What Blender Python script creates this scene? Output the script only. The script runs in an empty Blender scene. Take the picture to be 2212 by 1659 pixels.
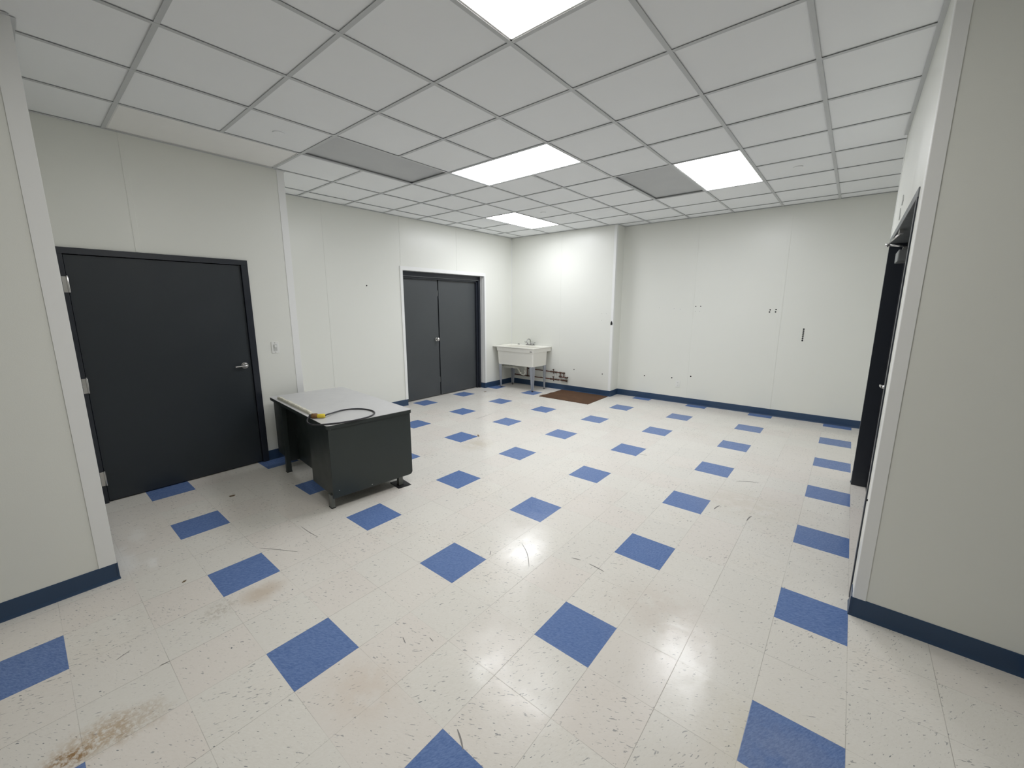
import bpy, bmesh, math, random
from mathutils import Vector, Matrix
random.seed(7)
scene = bpy.context.scene
COL = scene.collection
PI = math.pi

# ---------------------------------------------------------------- camera
cam_data = bpy.data.cameras.new('camera')
cam = bpy.data.objects.new('camera', cam_data)
COL.objects.link(cam)
W_PX = 2212.0
cam_data.sensor_fit = 'HORIZONTAL'
cam_data.sensor_width = 36.0
cam_data.lens = 883.815 / W_PX * 36.0
cam_data.shift_x = (1106 - 1096.24) / W_PX
cam_data.shift_y = (826.007 - 829.5) / W_PX
cam_data.clip_start = 0.02
R_ = [[0.76879087, 0.63949918, -0.00118212],
      [0.11631932, -0.14165355, -0.98305854],
      [-0.62883258, 0.75562892, -0.18328807]]
m = Matrix.Identity(4)
for r in range(3):
    m[r][0] = R_[0][r]
    m[r][1] = -R_[1][r]
    m[r][2] = -R_[2][r]
m[0][3], m[1][3], m[2][3] = 1.04998536, -1.47031314, 1.63343357
cam.matrix_world = m
scene.camera = cam

# ---------------------------------------------------------------- world, exposure
world = bpy.data.worlds.new('world')
scene.world = world
world.use_nodes = True
world.node_tree.nodes['Background'].inputs[0].default_value = (0.75, 0.78, 0.82, 1)
world.node_tree.nodes['Background'].inputs[1].default_value = 0.0
scene.view_settings.view_transform = 'Standard'
scene.view_settings.look = 'None'
scene.view_settings.gamma = 1
scene.view_settings.use_curve_mapping = False
scene.view_settings.exposure = 0.62
scene.cycles.diffuse_bounces = 6
scene.cycles.max_bounces = 8
scene.cycles.glossy_bounces = 2; scene.cycles.use_light_tree = False; scene.cycles.caustics_reflective = False
scene.cycles.adaptive_threshold = 0.02
LAMP = 11.0            # strength of the lit ceiling panels

H = 2.997              # underside of the ceiling grid
# ---------------------------------------------------------------- node helpers
def new_mat(name):
    mt = bpy.data.materials.new(name)
    mt.use_nodes = True
    return mt, mt.node_tree, mt.node_tree.nodes['Principled BSDF']

class NT:
    def __init__(s, nt): s.nt = nt
    def n(s, t, **k):
        o = s.nt.nodes.new(t)
        for a, b in k.items(): setattr(o, a, b)
        return o
    def l(s, a, b): s.nt.links.new(a, b)
    def put(s, sock, v):
        if isinstance(v, (int, float)): sock.default_value = v
        elif isinstance(v, (tuple, list)): sock.default_value = v
        else: s.l(v, sock)
    def math(s, op, a, b=0.0, c=0.0, clamp=False):
        o = s.n('ShaderNodeMath', operation=op, use_clamp=clamp)
        s.put(o.inputs[0], a); s.put(o.inputs[1], b); s.put(o.inputs[2], c)
        return o.outputs[0]
    def mixc(s, f, a, b, blend='MIX'):
        o = s.n('ShaderNodeMix', data_type='RGBA', blend_type=blend)
        s.put(o.inputs[0], f)
        for k, v in ((6, a), (7, b)):
            if isinstance(v, (tuple, list)) and len(v) == 3: v = (*v, 1)
            s.put(o.inputs[k], v)
        return o.outputs[2]
    def mixf(s, f, a, b):
        o = s.n('ShaderNodeMix', data_type='FLOAT')
        s.put(o.inputs[0], f); s.put(o.inputs[2], a); s.put(o.inputs[3], b)
        return o.outputs[0]
    def ramp(s, v, lo, hi, a=0.0, b=1.0):
        o = s.n('ShaderNodeMapRange'); o.interpolation_type = 'SMOOTHSTEP'
        s.put(o.inputs[0], v); s.put(o.inputs[1], lo); s.put(o.inputs[2], hi)
        s.put(o.inputs[3], a); s.put(o.inputs[4], b)
        return o.outputs[0]
    def comb(s, x, y, z=0.0):
        o = s.n('ShaderNodeCombineXYZ'); s.put(o.inputs[0], x); s.put(o.inputs[1], y); s.put(o.inputs[2], z)
        return o.outputs[0]
    def noise(s, v, scale, detail=2.0, rough=0.5, dist=0.0):
        o = s.n('ShaderNodeTexNoise'); s.put(o.inputs['Vector'], v)
        o.inputs['Scale'].default_value = scale; o.inputs['Detail'].default_value = detail
        o.inputs['Roughness'].default_value = rough; o.inputs['Distortion'].default_value = dist
        return o.outputs[0]
    def pos(s):
        return s.n('ShaderNodeNewGeometry').outputs['Position']

def simple(name, col, rough=0.5, metal=0.0, var=0.06, vscale=6.0, bump=0.0, bscale=200.0, spec=0.5):
    """Plain finish with slight tone variation and optional grain, all procedural."""
    mt, nt, b = new_mat(name)
    g = NT(nt)
    p = g.pos()
    n1 = g.noise(p, vscale, 4.0, 0.6)
    c = g.mixc(n1, tuple(x * (1 - var) for x in col), tuple(min(1, x * (1 + var)) for x in col))
    g.l(c, b.inputs['Base Color'])
    g.l(g.ramp(g.noise(p, vscale * 2.3, 3.0), 0.2, 0.8, max(0.02, rough * 0.88), min(1, rough * 1.12)), b.inputs['Roughness'])
    b.inputs['Metallic'].default_value = metal
    b.inputs['Specular IOR Level'].default_value = spec
    if bump:
        bp = g.n('ShaderNodeBump'); bp.inputs['Strength'].default_value = bump; bp.inputs['Distance'].default_value = 0.001
        g.l(g.noise(p, bscale, 3.0, 0.6), bp.inputs['Height']); g.l(bp.outputs[0], b.inputs['Normal'])
    return mt

M_WALL = simple('wall_panel', (0.775, 0.782, 0.735), 0.33, var=0.015, vscale=1.3, bump=0.25, bscale=260)
M_TRIM = simple('white_trim', (0.83, 0.835, 0.825), 0.35, var=0.01)
M_TILE = simple('ceiling_tile', (0.88, 0.895, 0.905), 0.9, var=0.02, vscale=2.0, bump=0.4, bscale=420, spec=0.2)
M_GRID = simple('grid_paint', (0.56, 0.575, 0.58), 0.5, var=0.02)
M_LENS_OFF = simple('unlit_lens', (0.50, 0.51, 0.52), 0.4, var=0.03, vscale=3)
M_LENS_CREAM = simple('cream_lens', (0.89, 0.885, 0.865), 0.55, var=0.02)
M_HOUS = simple('fixture_white', (0.75, 0.75, 0.74), 0.4, var=0.01)
M_DOOR = simple('door_paint', (0.018, 0.024, 0.030), 0.45, var=0.08, vscale=2.0, bump=0.15, bscale=500)
M_DOOR_LIT = simple('door_paint_lit', (0.056, 0.062, 0.067), 0.42, var=0.08, vscale=2.0, bump=0.15, bscale=500)  # same door paint, lightened in the colour for the stronger light on the double doors
M_DOOR_SHADE = simple('door_paint_shaded', (0.006, 0.007, 0.010), 0.6, var=0.1, spec=0.2)  # same door paint, with the shade of the recess put into the colour
M_FRAME = simple('frame_paint', (0.018, 0.022, 0.031), 0.32, var=0.08)
M_BASE = simple('blue_vinyl_base', (0.024, 0.056, 0.118), 0.38, var=0.10, vscale=3.0)
M_CHROME = simple('satin_chrome', (0.62, 0.61, 0.60), 0.25, metal=1.0, var=0.03)
M_POLISH = simple('polished_chrome', (0.40, 0.40, 0.40), 0.14, metal=1.0, var=0.02)
M_DESKG = simple('desk_steel', (0.026, 0.034, 0.032), 0.36, var=0.10, vscale=4.0, bump=0.1, bscale=300)
M_DESKT = simple('desk_laminate', (0.56, 0.56, 0.56), 0.38, var=0.04, vscale=5.0)
M_DESKLEG = simple('desk_leg_steel', (0.17, 0.18, 0.17), 0.4, metal=0.3, var=0.08)
M_RUBBER = simple('black_rubber', (0.012, 0.012, 0.014), 0.6, var=0.1)
M_CORD = simple('cord_rubber', (0.022, 0.022, 0.028), 0.42, var=0.1)
M_YELLOW = simple('yellow_plastic', (0.80, 0.62, 0.05), 0.45, var=0.08, vscale=40)
M_BROWN = simple('brown_plug', (0.20, 0.10, 0.035), 0.5, var=0.15, vscale=50)
M_PLAST = simple('plaster_strip', (0.66, 0.64, 0.54), 0.8, var=0.12, vscale=30, bump=0.8, bscale=90)
M_SINK = simple('sink_plastic', (0.80, 0.79, 0.73), 0.32, var=0.02, vscale=4)
M_LEG = simple('galvanised_leg', (0.36, 0.38, 0.42), 0.45, metal=0.25, var=0.05)
M_PVC = simple('white_pvc', (0.66, 0.66, 0.60), 0.35, var=0.05)
M_COPPER = simple('tarnished_copper', (0.115, 0.032, 0.022), 0.5, metal=0.35, var=0.35, vscale=25)
M_BRASS = simple('dull_brass', (0.10, 0.065, 0.045), 0.5, metal=0.5, var=0.3, vscale=30)
M_DARK = simple('dark_void', (0.012, 0.012, 0.013), 0.8, var=0.1)
M_PLATE = simple('plate_white', (0.78, 0.785, 0.76), 0.35, var=0.01)
M_PLATE2 = simple('switch_grey', (0.55, 0.56, 0.54), 0.4, var=0.02)
M_CLOSER = simple('closer_grey', (0.20, 0.21, 0.215), 0.4, metal=0.4, var=0.05)
M_HEADG = simple('header_grey', (0.14, 0.15, 0.155), 0.4, var=0.05)
M_SCUFF = simple('scuff_rubber', (0.20, 0.19, 0.18), 0.5, var=0.3, vscale=60)
M_GRIME = simple('floor_grime', (0.17, 0.12, 0.07), 0.7, var=0.3, vscale=60)
M_PUTTY = simple('mark_grey', (0.045, 0.045, 0.045), 0.7, var=0.2)

def lamp_mat(name, col, k=1.0):
    mt, nt, b = new_mat(name)
    g = NT(nt)
    e = g.n('ShaderNodeEmission')
    n1 = g.noise(g.pos(), 3.0, 2.0)
    g.l(g.mixc(n1, tuple(c * 0.97 for c in col), col), e.inputs[0])
    e.inputs[1].default_value = LAMP * k
    out = nt.nodes['Material Output']
    g.l(e.outputs[0], out.inputs[0])
    return mt
M_LAMP = lamp_mat('lit_lens_cool', (0.95, 0.965, 1.0))
M_LAMPW = lamp_mat('lit_lens_warm', (1.0, 0.982, 0.945))

def floor_mat():
    mt, nt, b = new_mat('vinyl_tile_floor')
    g = NT(nt)
    T = 0.3048
    p = g.pos()
    sp = g.n('ShaderNodeSeparateXYZ'); g.l(p, sp.inputs[0])
    X, Y = sp.outputs[0], sp.outputs[1]
    u, v = g.math('DIVIDE', X, T), g.math('DIVIDE', Y, T)
    iu, iv = g.math('FLOOR', u), g.math('FLOOR', v)
    fu, fv = g.math('FRACT', u), g.math('FRACT', v)
    mu = g.math('FLOORED_MODULO', iu, 3.0); mv = g.math('FLOORED_MODULO', iv, 3.0)
    blue = g.math('MULTIPLY', g.math('LESS_THAN', mu, 0.5), g.math('LESS_THAN', mv, 0.5))
    cell = g.comb(iu, iv, 0.0)
    wn = g.n('ShaderNodeTexWhiteNoise'); wn.noise_dimensions = '2D'; g.l(cell, wn.inputs['Vector'])
    rnd = wn.outputs['Value']; rcol = wn.outputs['Color']
    # quarter-turned grain: alternate tiles run the other way
    par = g.math('FLOORED_MODULO', g.math('ADD', iu, iv), 2.0)
    a1 = g.mixf(par, X, Y); a2 = g.mixf(par, Y, X)
    off = g.math('MULTIPLY', rnd, 37.0)
    diag1 = g.math('ADD', a1, g.math('MULTIPLY', a2, 0.55))
    diag2 = g.math('SUBTRACT', a2, g.math('MULTIPLY', a1, 0.55))
    gr = g.comb(g.math('ADD', g.math('MULTIPLY', diag1, 1.0), off), g.math('MULTIPLY', diag2, 3.2), off)
    f1 = g.noise(gr, 36.0, 2.0, 0.45, 0.5)
    f2 = g.noise(g.comb(g.math('MULTIPLY', diag1, 1.4), g.math('ADD', g.math('MULTIPLY', diag2, 3.0), off), 3.3), 38.0, 1.0, 0.5, 0.4)
    marb = g.noise(gr, 48.0, 3.0, 0.7, 0.3)
    cloud = g.noise(p, 1.7, 3.0, 0.55)
    base = g.mixc(g.ramp(marb, 0.3, 0.7), (0.700, 0.675, 0.620), (0.745, 0.725, 0.675))
    base = g.mixc(g.math('MULTIPLY', rnd, 0.5), base, (0.68, 0.66, 0.615))
    sepc = g.n('ShaderNodeSeparateColor'); g.l(rcol, sepc.inputs[0])
    base = g.mixc(g.math('MULTIPLY', g.ramp(sepc.outputs[1], 0.35, 1.0), 0.40), base, (0.71, 0.645, 0.600))
    base = g.mixc(g.ramp(cloud, 0.5, 0.75, 0.0, 0.30), base, (0.70, 0.635, 0.565))
    # dark flecks, denser where worn
    thr = g.ramp(cloud, 0.35, 0.7, 0.685, 0.632)
    fl = g.ramp(g.math('SUBTRACT', f1, thr), 0.0, 0.05)
    base = g.mixc(g.math('MULTIPLY', fl, 0.72), base, (0.25, 0.255, 0.26))
    fl3 = g.ramp(g.noise(g.comb(g.math('MULTIPLY', diag1, 1.2), g.math('ADD', g.math('MULTIPLY', diag2, 2.6), off), 8.1), 44.0, 0.0), 0.845, 0.87)
    base = g.mixc(g.math('MULTIPLY', fl3, 0.75), base, (0.07, 0.10, 0.12))
    fl2 = g.ramp(f2, 0.66, 0.72)
    base = g.mixc(g.math('MULTIPLY', fl2, 0.22), base, (0.46, 0.445, 0.42))
    # blue tiles
    bl = g.mixc(g.ramp(marb, 0.25, 0.75), (0.085, 0.150, 0.345), (0.175, 0.262, 0.49))
    bl = g.mixc(g.math('MULTIPLY', rnd, 0.25), bl, (0.10, 0.165, 0.34))
    col = g.mixc(blue, base, bl)
    # joints
    eu = g.math('MINIMUM', fu, g.math('SUBTRACT', 1.0, fu)); ev = g.math('MINIMUM', fv, g.math('SUBTRACT', 1.0, fv))
    jn = g.noise(p, 2.3, 2.0)
    ju = g.math('MULTIPLY', g.math('SUBTRACT', 1.0, g.ramp(eu, 0.0015, 0.0055)), g.ramp(jn, 0.35, 0.6, 0.30, 0.85))
    jv = g.math('MULTIPLY', g.math('SUBTRACT', 1.0, g.ramp(ev, 0.0010, 0.0045)), g.ramp(jn, 0.40, 0.68, 0.20, 0.85))
    joint = g.math('MAXIMUM', ju, jv)
    col = g.mixc(g.math('MULTIPLY', joint, g.mixf(blue, 0.85, 0.30)), col, (0.27, 0.25, 0.215))
    # stains with a place of their own: x, y, radius, colour, amount, grain scale
    dn = g.noise(p, 9.0, 4.0, 0.65)
    qf = g.noise(p, 48.0, 3.0, 0.7); qc = g.noise(p, 9.0, 3.0, 0.6)
    def stain(col, x, y, rx, ry, c, amt, sc, lo=0.42, hi=0.62):
        dx = g.math('DIVIDE', g.math('SUBTRACT', X, x), rx); dy = g.math('DIVIDE', g.math('SUBTRACT', Y, y), ry)
        d = g.math('SQRT', g.math('ADD', g.math('MULTIPLY', dx, dx), g.math('MULTIPLY', dy, dy)))
        d = g.math('ADD', d, g.math('MULTIPLY', g.math('SUBTRACT', dn, 0.5), 1.1))
        f = g.ramp(d, 0.15, 1.0, 1.0, 0.0)
        q = g.ramp((qf if sc > 20 else qc), lo, hi, 0.10, 1.0)
        return g.mixc(g.math('MULTIPLY', g.math('MULTIPLY', f, q), amt), col, c)
    col = stain(col, -1.00, -1.49, 0.13, 0.17, (0.42, 0.29, 0.16), 0.75, 42.0, 0.35, 0.60)
    col = stain(col, -0.965, -1.36, 0.11, 0.13, (0.45, 0.36, 0.26), 0.55, 60.0, 0.35, 0.60)
    col = stain(col, -0.97, -1.56, 0.07, 0.09, (0.28, 0.16, 0.06), 0.9, 50.0)
    col = stain(col, -1.40, -0.76, 0.12, 0.16, (0.50, 0.40, 0.30), 0.60, 12.0, 0.2, 0.5)
    col = stain(col, -1.42, -0.96, 0.12, 0.12, (0.42, 0.38, 0.32), 0.5, 55.0)
    col = stain(col, -0.40, -0.72, 0.28, 0.22, (0.62, 0.52, 0.43), 0.45, 12.0, 0.3, 0.6)
    col = stain(col, 1.05, 0.10, 0.35, 0.35, (0.57, 0.52, 0.39), 0.45, 7.0, 0.3, 0.6)
    col = stain(col, 0.45, 0.55, 0.50, 0.40, (0.62, 0.555, 0.50), 0.5, 6.0, 0.3, 0.6)
    col = stain(col, -2.25, 1.90, 0.26, 0.32, (0.50, 0.43, 0.31), 0.42, 10.0, 0.3, 0.6)
    col = stain(col, 0.55, 2.25, 0.6, 0.5, (0.58, 0.53, 0.44), 0.40, 5.0, 0.3, 0.6)
    col = g.mixc(g.math('MULTIPLY', blue, 0.75), col, bl)
    # chalky scrapes by the wall corner
    for (x, y, rx, ry, am) in ((-2.42, -1.21, 0.28, 0.07, 0.75), (-2.25, -1.10, 0.12, 0.045, 0.75), (-2.75, -1.10, 0.20, 0.07, 0.5)):
        dx = g.math('DIVIDE', g.math('SUBTRACT', X, x), rx); dy = g.math('DIVIDE', g.math('SUBTRACT', Y, y), ry)
        d = g.math('SQRT', g.math('ADD', g.math('MULTIPLY', dx, dx), g.math('MULTIPLY', dy, dy)))
        f = g.ramp(g.math('ADD', d, g.math('MULTIPLY', g.math('SUBTRACT', dn, 0.5), 1.6)), 0.1, 1.0, 1.0, 0.0)
        col = g.mixc(g.math('MULTIPLY', f, am), col, (0.80, 0.79, 0.76))
    g.l(col, b.inputs['Base Color'])
    rg = g.ramp(g.noise(p, 2.6, 3.0, 0.7), 0.34, 0.66, 0.07, 0.22)
    rg = g.math('ADD', rg, g.math('MULTIPLY', qf, 0.07))
    rg = g.math('ADD', rg, g.math('MULTIPLY', joint, 0.2))
    g.l(rg, b.inputs['Roughness'])
    b.inputs['Specular IOR Level'].default_value = 0.21
    bp = g.n('ShaderNodeBump'); bp.inputs['Strength'].default_value = 0.42; bp.inputs['Distance'].default_value = 0.002
    hgt = g.math('ADD', g.math('MULTIPLY', g.noise(p, 11.0, 2.0), 0.9), g.math('MULTIPLY', marb, 0.12))
    hgt = g.math('SUBTRACT', hgt, g.math('MULTIPLY', joint, 0.25))
    hgt = g.math('ADD', hgt, g.math('MULTIPLY', rnd, 0.0))
    g.l(hgt, bp.inputs['Height']); g.l(bp.outputs[0], b.inputs['Normal'])
    return mt
M_FLOOR = floor_mat()

def carpet_mat():
    mt, nt, b = new_mat('brown_carpet')
    g = NT(nt); p = g.pos()
    c = g.mixc(g.ramp(g.noise(p, 130.0, 3.0, 0.7), 0.3, 0.7), (0.055, 0.030, 0.018), (0.155, 0.092, 0.058))
    c = g.mixc(g.ramp(g.noise(p, 5.0, 3.0), 0.5, 0.8, 0.0, 0.5), c, (0.18, 0.10, 0.055))
    g.l(c, b.inputs['Base Color']); b.inputs['Roughness'].default_value = 0.95
    b.inputs['Specular IOR Level'].default_value = 0.1
    bp = g.n('ShaderNodeBump'); bp.inputs['Strength'].default_value = 0.8; bp.inputs['Distance'].default_value = 0.004
    g.l(g.noise(p, 160.0, 3.0, 0.7), bp.inputs['Height']); g.l(bp.outputs[0], b.inputs['Normal'])
    return mt
M_CARPET = carpet_mat()

# ---------------------------------------------------------------- mesh helpers
class MB:
    def __init__(s): s.bm = bmesh.new()
    def box(s, x0, x1, y0, y1, z0, z1, bev=0.0, seg=2):
        t = bmesh.new()
        bmesh.ops.create_cube(t, size=1.0)
        bmesh.ops.scale(t, vec=(abs(x1 - x0), abs(y1 - y0), abs(z1 - z0)), verts=t.verts)
        bmesh.ops.translate(t, vec=((x0 + x1) / 2, (y0 + y1) / 2, (z0 + z1) / 2), verts=t.verts)
        if bev: bmesh.ops.bevel(t, geom=t.edges[:], offset=bev, segments=seg, affect='EDGES', profile=0.5)
        s.join(t); return s
    def join(s, t, mat=None):
        if mat is not None: bmesh.ops.transform(t, matrix=mat, verts=t.verts)
        vs = {v: s.bm.verts.new(v.co) for v in t.verts}
        for f in t.faces:
            try:
                nf = s.bm.faces.new([vs[v] for v in f.verts]); nf.smooth = f.smooth
            except ValueError: pass
        t.free(); return s
    def cyl(s, p0, p1, r0, r1=None, n=20, caps=True, smooth=True):
        r1 = r0 if r1 is None else r1
        p0, p1 = Vector(p0), Vector(p1)
        d = p1 - p0
        q = d.to_track_quat('Z', 'Y').to_matrix().to_4x4()
        t = bmesh.new()
        bmesh.ops.create_cone(t, cap_ends=caps, segments=n, radius1=r0, radius2=r1, depth=d.length)
        for f in t.faces: f.smooth = smooth and len(f.verts) == 4
        s.join(t, Matrix.Translation((p0 + p1) / 2) @ q); return s
    def sphere(s, c, r, sc=(1, 1, 1), n=16):
        t = bmesh.new()
        bmesh.ops.create_uvsphere(t, u_segments=n, v_segments=n // 2, radius=r)
        bmesh.ops.scale(t, vec=sc, verts=t.verts)
        for f in t.faces: f.smooth = True
        s.join(t, Matrix.Translation(Vector(c))); return s
    def tube(s, pts, r, n=12, smooth_pts=0, rs=None):
        pts = [Vector(p) for p in pts]
        for _ in range(smooth_pts):
            q = [pts[0]]
            for a, b in zip(pts, pts[1:]):
                q += [a * 0.75 + b * 0.25, a * 0.25 + b * 0.75]
            q.append(pts[-1]); pts = q
        rings = []
        up = Vector((0, 0, 1))
        for i, p in enumerate(pts):
            d = (pts[min(i + 1, len(pts) - 1)] - pts[max(i - 1, 0)]).normalized()
            ref = up if abs(d.dot(up)) < 0.95 else Vector((1, 0, 0))
            a = d.cross(ref).normalized(); b = d.cross(a)
            if rings:
                a = (pa - d * pa.dot(d)).normalized(); b = d.cross(a)
            pa = a
            rr = r if rs is None else rs[min(len(rs) - 1, i)]
            rings.append([s.bm.verts.new(p + (a * math.cos(t) + b * math.sin(t)) * rr) for t in [2 * PI * k / n for k in range(n)]])
        for A, B in zip(rings, rings[1:]):
            for k in range(n):
                f = s.bm.faces.new([A[k], A[(k + 1) % n], B[(k + 1) % n], B[k]]); f.smooth = True
        s.bm.faces.new(rings[0][::-1]); s.bm.faces.new(rings[-1])
        return s
    def prism(s, poly, z0, z1, axis='Z'):
        """poly: 2D points; extruded along axis between z0 and z1."""
        def mk(a, b, c):
            return {'Z': (a, b, c), 'Y': (a, c, b), 'X': (c, a, b)}[axis]
        A = [s.bm.verts.new(mk(a, b, z0)) for a, b in poly]
        B = [s.bm.verts.new(mk(a, b, z1)) for a, b in poly]
        s.bm.faces.new(A); s.bm.faces.new(B)
        for i in range(len(poly)):
            j = (i + 1) % len(poly)
            s.bm.faces.new([A[i], A[j], B[j], B[i]])
        return s
    def quad(s, a, b, c, d):
        s.bm.faces.new([s.bm.verts.new(v) for v in (a, b, c, d)]); return s
    def hexa(s, lo, hi):
        """lo, hi: four xyz corners each, counter-clockwise."""
        A = [s.bm.verts.new(v) for v in lo]; B = [s.bm.verts.new(v) for v in hi]
        s.bm.faces.new(A[::-1]); s.bm.faces.new(B)
        for i in range(4):
            j = (i + 1) % 4
            s.bm.faces.new([A[i], A[j], B[j], B[i]])
        return s
    def build(s, name, mat, parent=None, bevel=0.0, world=None):
        bmesh.ops.recalc_face_normals(s.bm, faces=s.bm.faces[:])
        me = bpy.data.meshes.new(name)
        s.bm.to_mesh(me); s.bm.free()
        o = bpy.data.objects.new(name, me)
        me.materials.append(mat)
        COL.objects.link(o)
        if parent is not None: o.parent = parent
        if bevel:
            md = o.modifiers.new('bevel', 'BEVEL'); md.width = bevel; md.segments = 2
            md.limit_method = 'ANGLE'; md.angle_limit = math.radians(40)
        return o

def tag(o, label, cat, group=None, kind=None):
    if label: o['label'] = label
    if cat: o['category'] = cat
    if group: o['group'] = group
    if kind: o['kind'] = kind
    return o
def thing(name, label, cat, loc=(0, 0, 0), rz=0.0, group=None):
    o = bpy.data.objects.new(name, None); COL.objects.link(o)
    o.empty_display_size = 0.1
    o.location = loc; o.rotation_euler = (0, 0, rz)
    return tag(o, label, cat, group)
def struct(o):
    o['kind'] = 'structure'; return o
def struct_empty(name, loc=(0, 0, 0)):
    o = bpy.data.objects.new(name, None); COL.objects.link(o); o.location = loc
    o['kind'] = 'structure'; return o

# ---------------------------------------------------------------- plan of the room
XNL, YNL = -2.21, -1.27       # near left wall face and its corner
XW1, YW1 = -3.615, 0.535      # wall with the single door, its end corner
XW2 = -4.51                   # wall with the double doors
YB0, XJ = 5.353, -2.197       # wall behind the sink, the jog
YB1 = 5.66                    # back wall
XR = 1.227                    # right wall
YNR = 1.20                    # near right wall face
YRE = 3.40                    # far end of the right wall
T = 0.26
BH = 0.105

# floor
fl = MB(); fl.quad((-5.2, -5.2, 0), (4.4, -5.2, 0), (4.4, 6.2, 0), (-5.2, 6.2, 0))
floor = struct(fl.build('floor', M_FLOOR))

def wall_x(name, xf, side, y0, y1, hole=None):
    """wall with its face on x = xf; side = +1 when the room lies towards +x. hole = (y0, y1, ztop)"""
    a, b = (xf - T, xf) if side > 0 else (xf, xf + T)
    w = MB()
    if hole:
        h0, h1, zt = hole
        w.box(a, b, y0, h0, 0, H + 0.1); w.box(a, b, h1, y1, 0, H + 0.1); w.box(a, b, h0, h1, zt, H + 0.1)
    else: w.box(a, b, y0, y1, 0, H + 0.1)
    return struct(w.build(name, M_WALL))
def wall_y(name, yf, side, x0, x1):
    a, b = (yf - T, yf) if side > 0 else (yf, yf + T)
    return struct(MB().box(x0, x1, a, b, 0, H + 0.1).build(name, M_WALL))

D1 = (-1.203, 0.104, 2.078)     # door 1 rough opening
D2 = (2.606, 4.505, 2.200)
D3 = (1.36, 3.345, 2.185)
w_nl = wall_x('wall_near_left', XNL, 1, -5.0, YNL - T)
w_nlr = wall_y('wall_alcove_left', YNL, 1, XW1 - T, XNL)
w_1 = wall_x('wall_left_front', XW1, 1, YNL, YW1 - T, D1)
w_1r = wall_y('wall_left_return', YW1, 1, XW2 - T, XW1)
w_2 = wall_x('wall_left_back', XW2, 1, YW1, YB0, D2)
w_b0 = wall_y('wall_back_left', YB0, -1, XW2 - T, XJ - T)
w_j = struct(MB().box(XJ - T, XJ, YB0, YB1 + T, 0, H + 0.1).build('wall_back_jog', M_WALL))
w_b1 = wall_y('wall_back', YB1, -1, XJ, 2.6)
w_rf = wall_x('wall_far_right', 2.4, -1, YRE, YB1)
w_rr = struct(MB().box(XR + T, 2.6, YRE - T, YRE, 0, H + 0.1).build('wall_right_return', M_WALL))
w_r = wall_x('wall_right', XR, -1, YNR + 0.12, YRE, D3)
w_nr = struct(MB().box(XR, 4.0, YNR, YNR + 0.12, 0, H + 0.1).build('wall_near_right', M_WALL))
w_e = wall_x('wall_side', 4.0, -1, -5.0, YNR)
w_s = wall_y('wall_front', -5.0, 1, XNL - T, 4.2)

# ---------------------------------------------------------------- trims and seams (each its own strip)
tn = [0]
def trim(x0, x1, y0, y1, z0, z1, mat=M_TRIM, bev=0.001):
    tn[0] += 1
    return struct(MB().box(x0, x1, y0, y1, z0, z1).build('trim_%d' % tn[0], mat, bevel=bev))
E = 0.004
ztop = H - 0.001
# corner angles
def angle_trim(pts):
    tn[0] += 1
    return struct(MB().prism(pts, BH, ztop).build('trim_%d' % tn[0], M_TRIM, bevel=0.0008))
angle_trim([(XNL, YNL - 0.073), (XNL + E, YNL - 0.073), (XNL + E, YNL + E), (XNL - 0.07, YNL + E), (XNL - 0.07, YNL), (XNL, YNL)])
angle_trim([(XW1, YW1 - 0.066), (XW1 + E, YW1 - 0.066), (XW1 + E, YW1 + E), (XW1 - 0.06, YW1 + E), (XW1 - 0.06, YW1), (XW1, YW1)])
angle_trim([(XJ - 0.042, YB0), (XJ - 0.042, YB0 - E), (XJ + E, YB0 - E), (XJ + E, YB0 + 0.045), (XJ, YB0 + 0.045), (XJ, YB0)])
angle_trim([(XR + 0.052, YNR), (XR + 0.052, YNR - E), (XR + 0.002, YNR - E), (XR - 0.0012, YNR - 0.001), (XR - 0.0012, YNR + 0.035), (XR, YNR + 0.035), (XR, YNR)])
angle_trim([(XR, YRE - 0.03), (XR - E, YRE - 0.03), (XR - E, YRE + E), (XR + 0.05, YRE + E), (XR + 0.05, YRE), (XR, YRE)])
# panel seams
S = 0.0022
trim(XW1, XW1 + S, -0.718, -0.682, D1[2] + 0.002, ztop, M_WALL, 0.0008)
trim(XW2, XW2 + S, 1.356, 1.392, BH, ztop, M_WALL, 0.0008)
trim(XW2, XW2 + S, 2.582, 2.620, 2.259, ztop, M_WALL, 0.0008)
trim(XW2, XW2 + S, 3.788, 3.824, 2.259, ztop, M_WALL, 0.0008)
trim(-3.33, -3.294, YB0 - S, YB0, 0.48, ztop, M_WALL, 0.0008)
trim(-0.985, -0.949, YB1 - S, YB1, BH, ztop, M_WALL, 0.0008)
trim(0.225, 0.263, YB1 - S * 1.3, YB1, BH, ztop, M_WALL, 0.0008)
# inside corner bead behind the sink
trim(XW2, XW2 + 0.012, YB0 - 0.012, YB0, BH, ztop, M_TRIM, 0.003)

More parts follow.
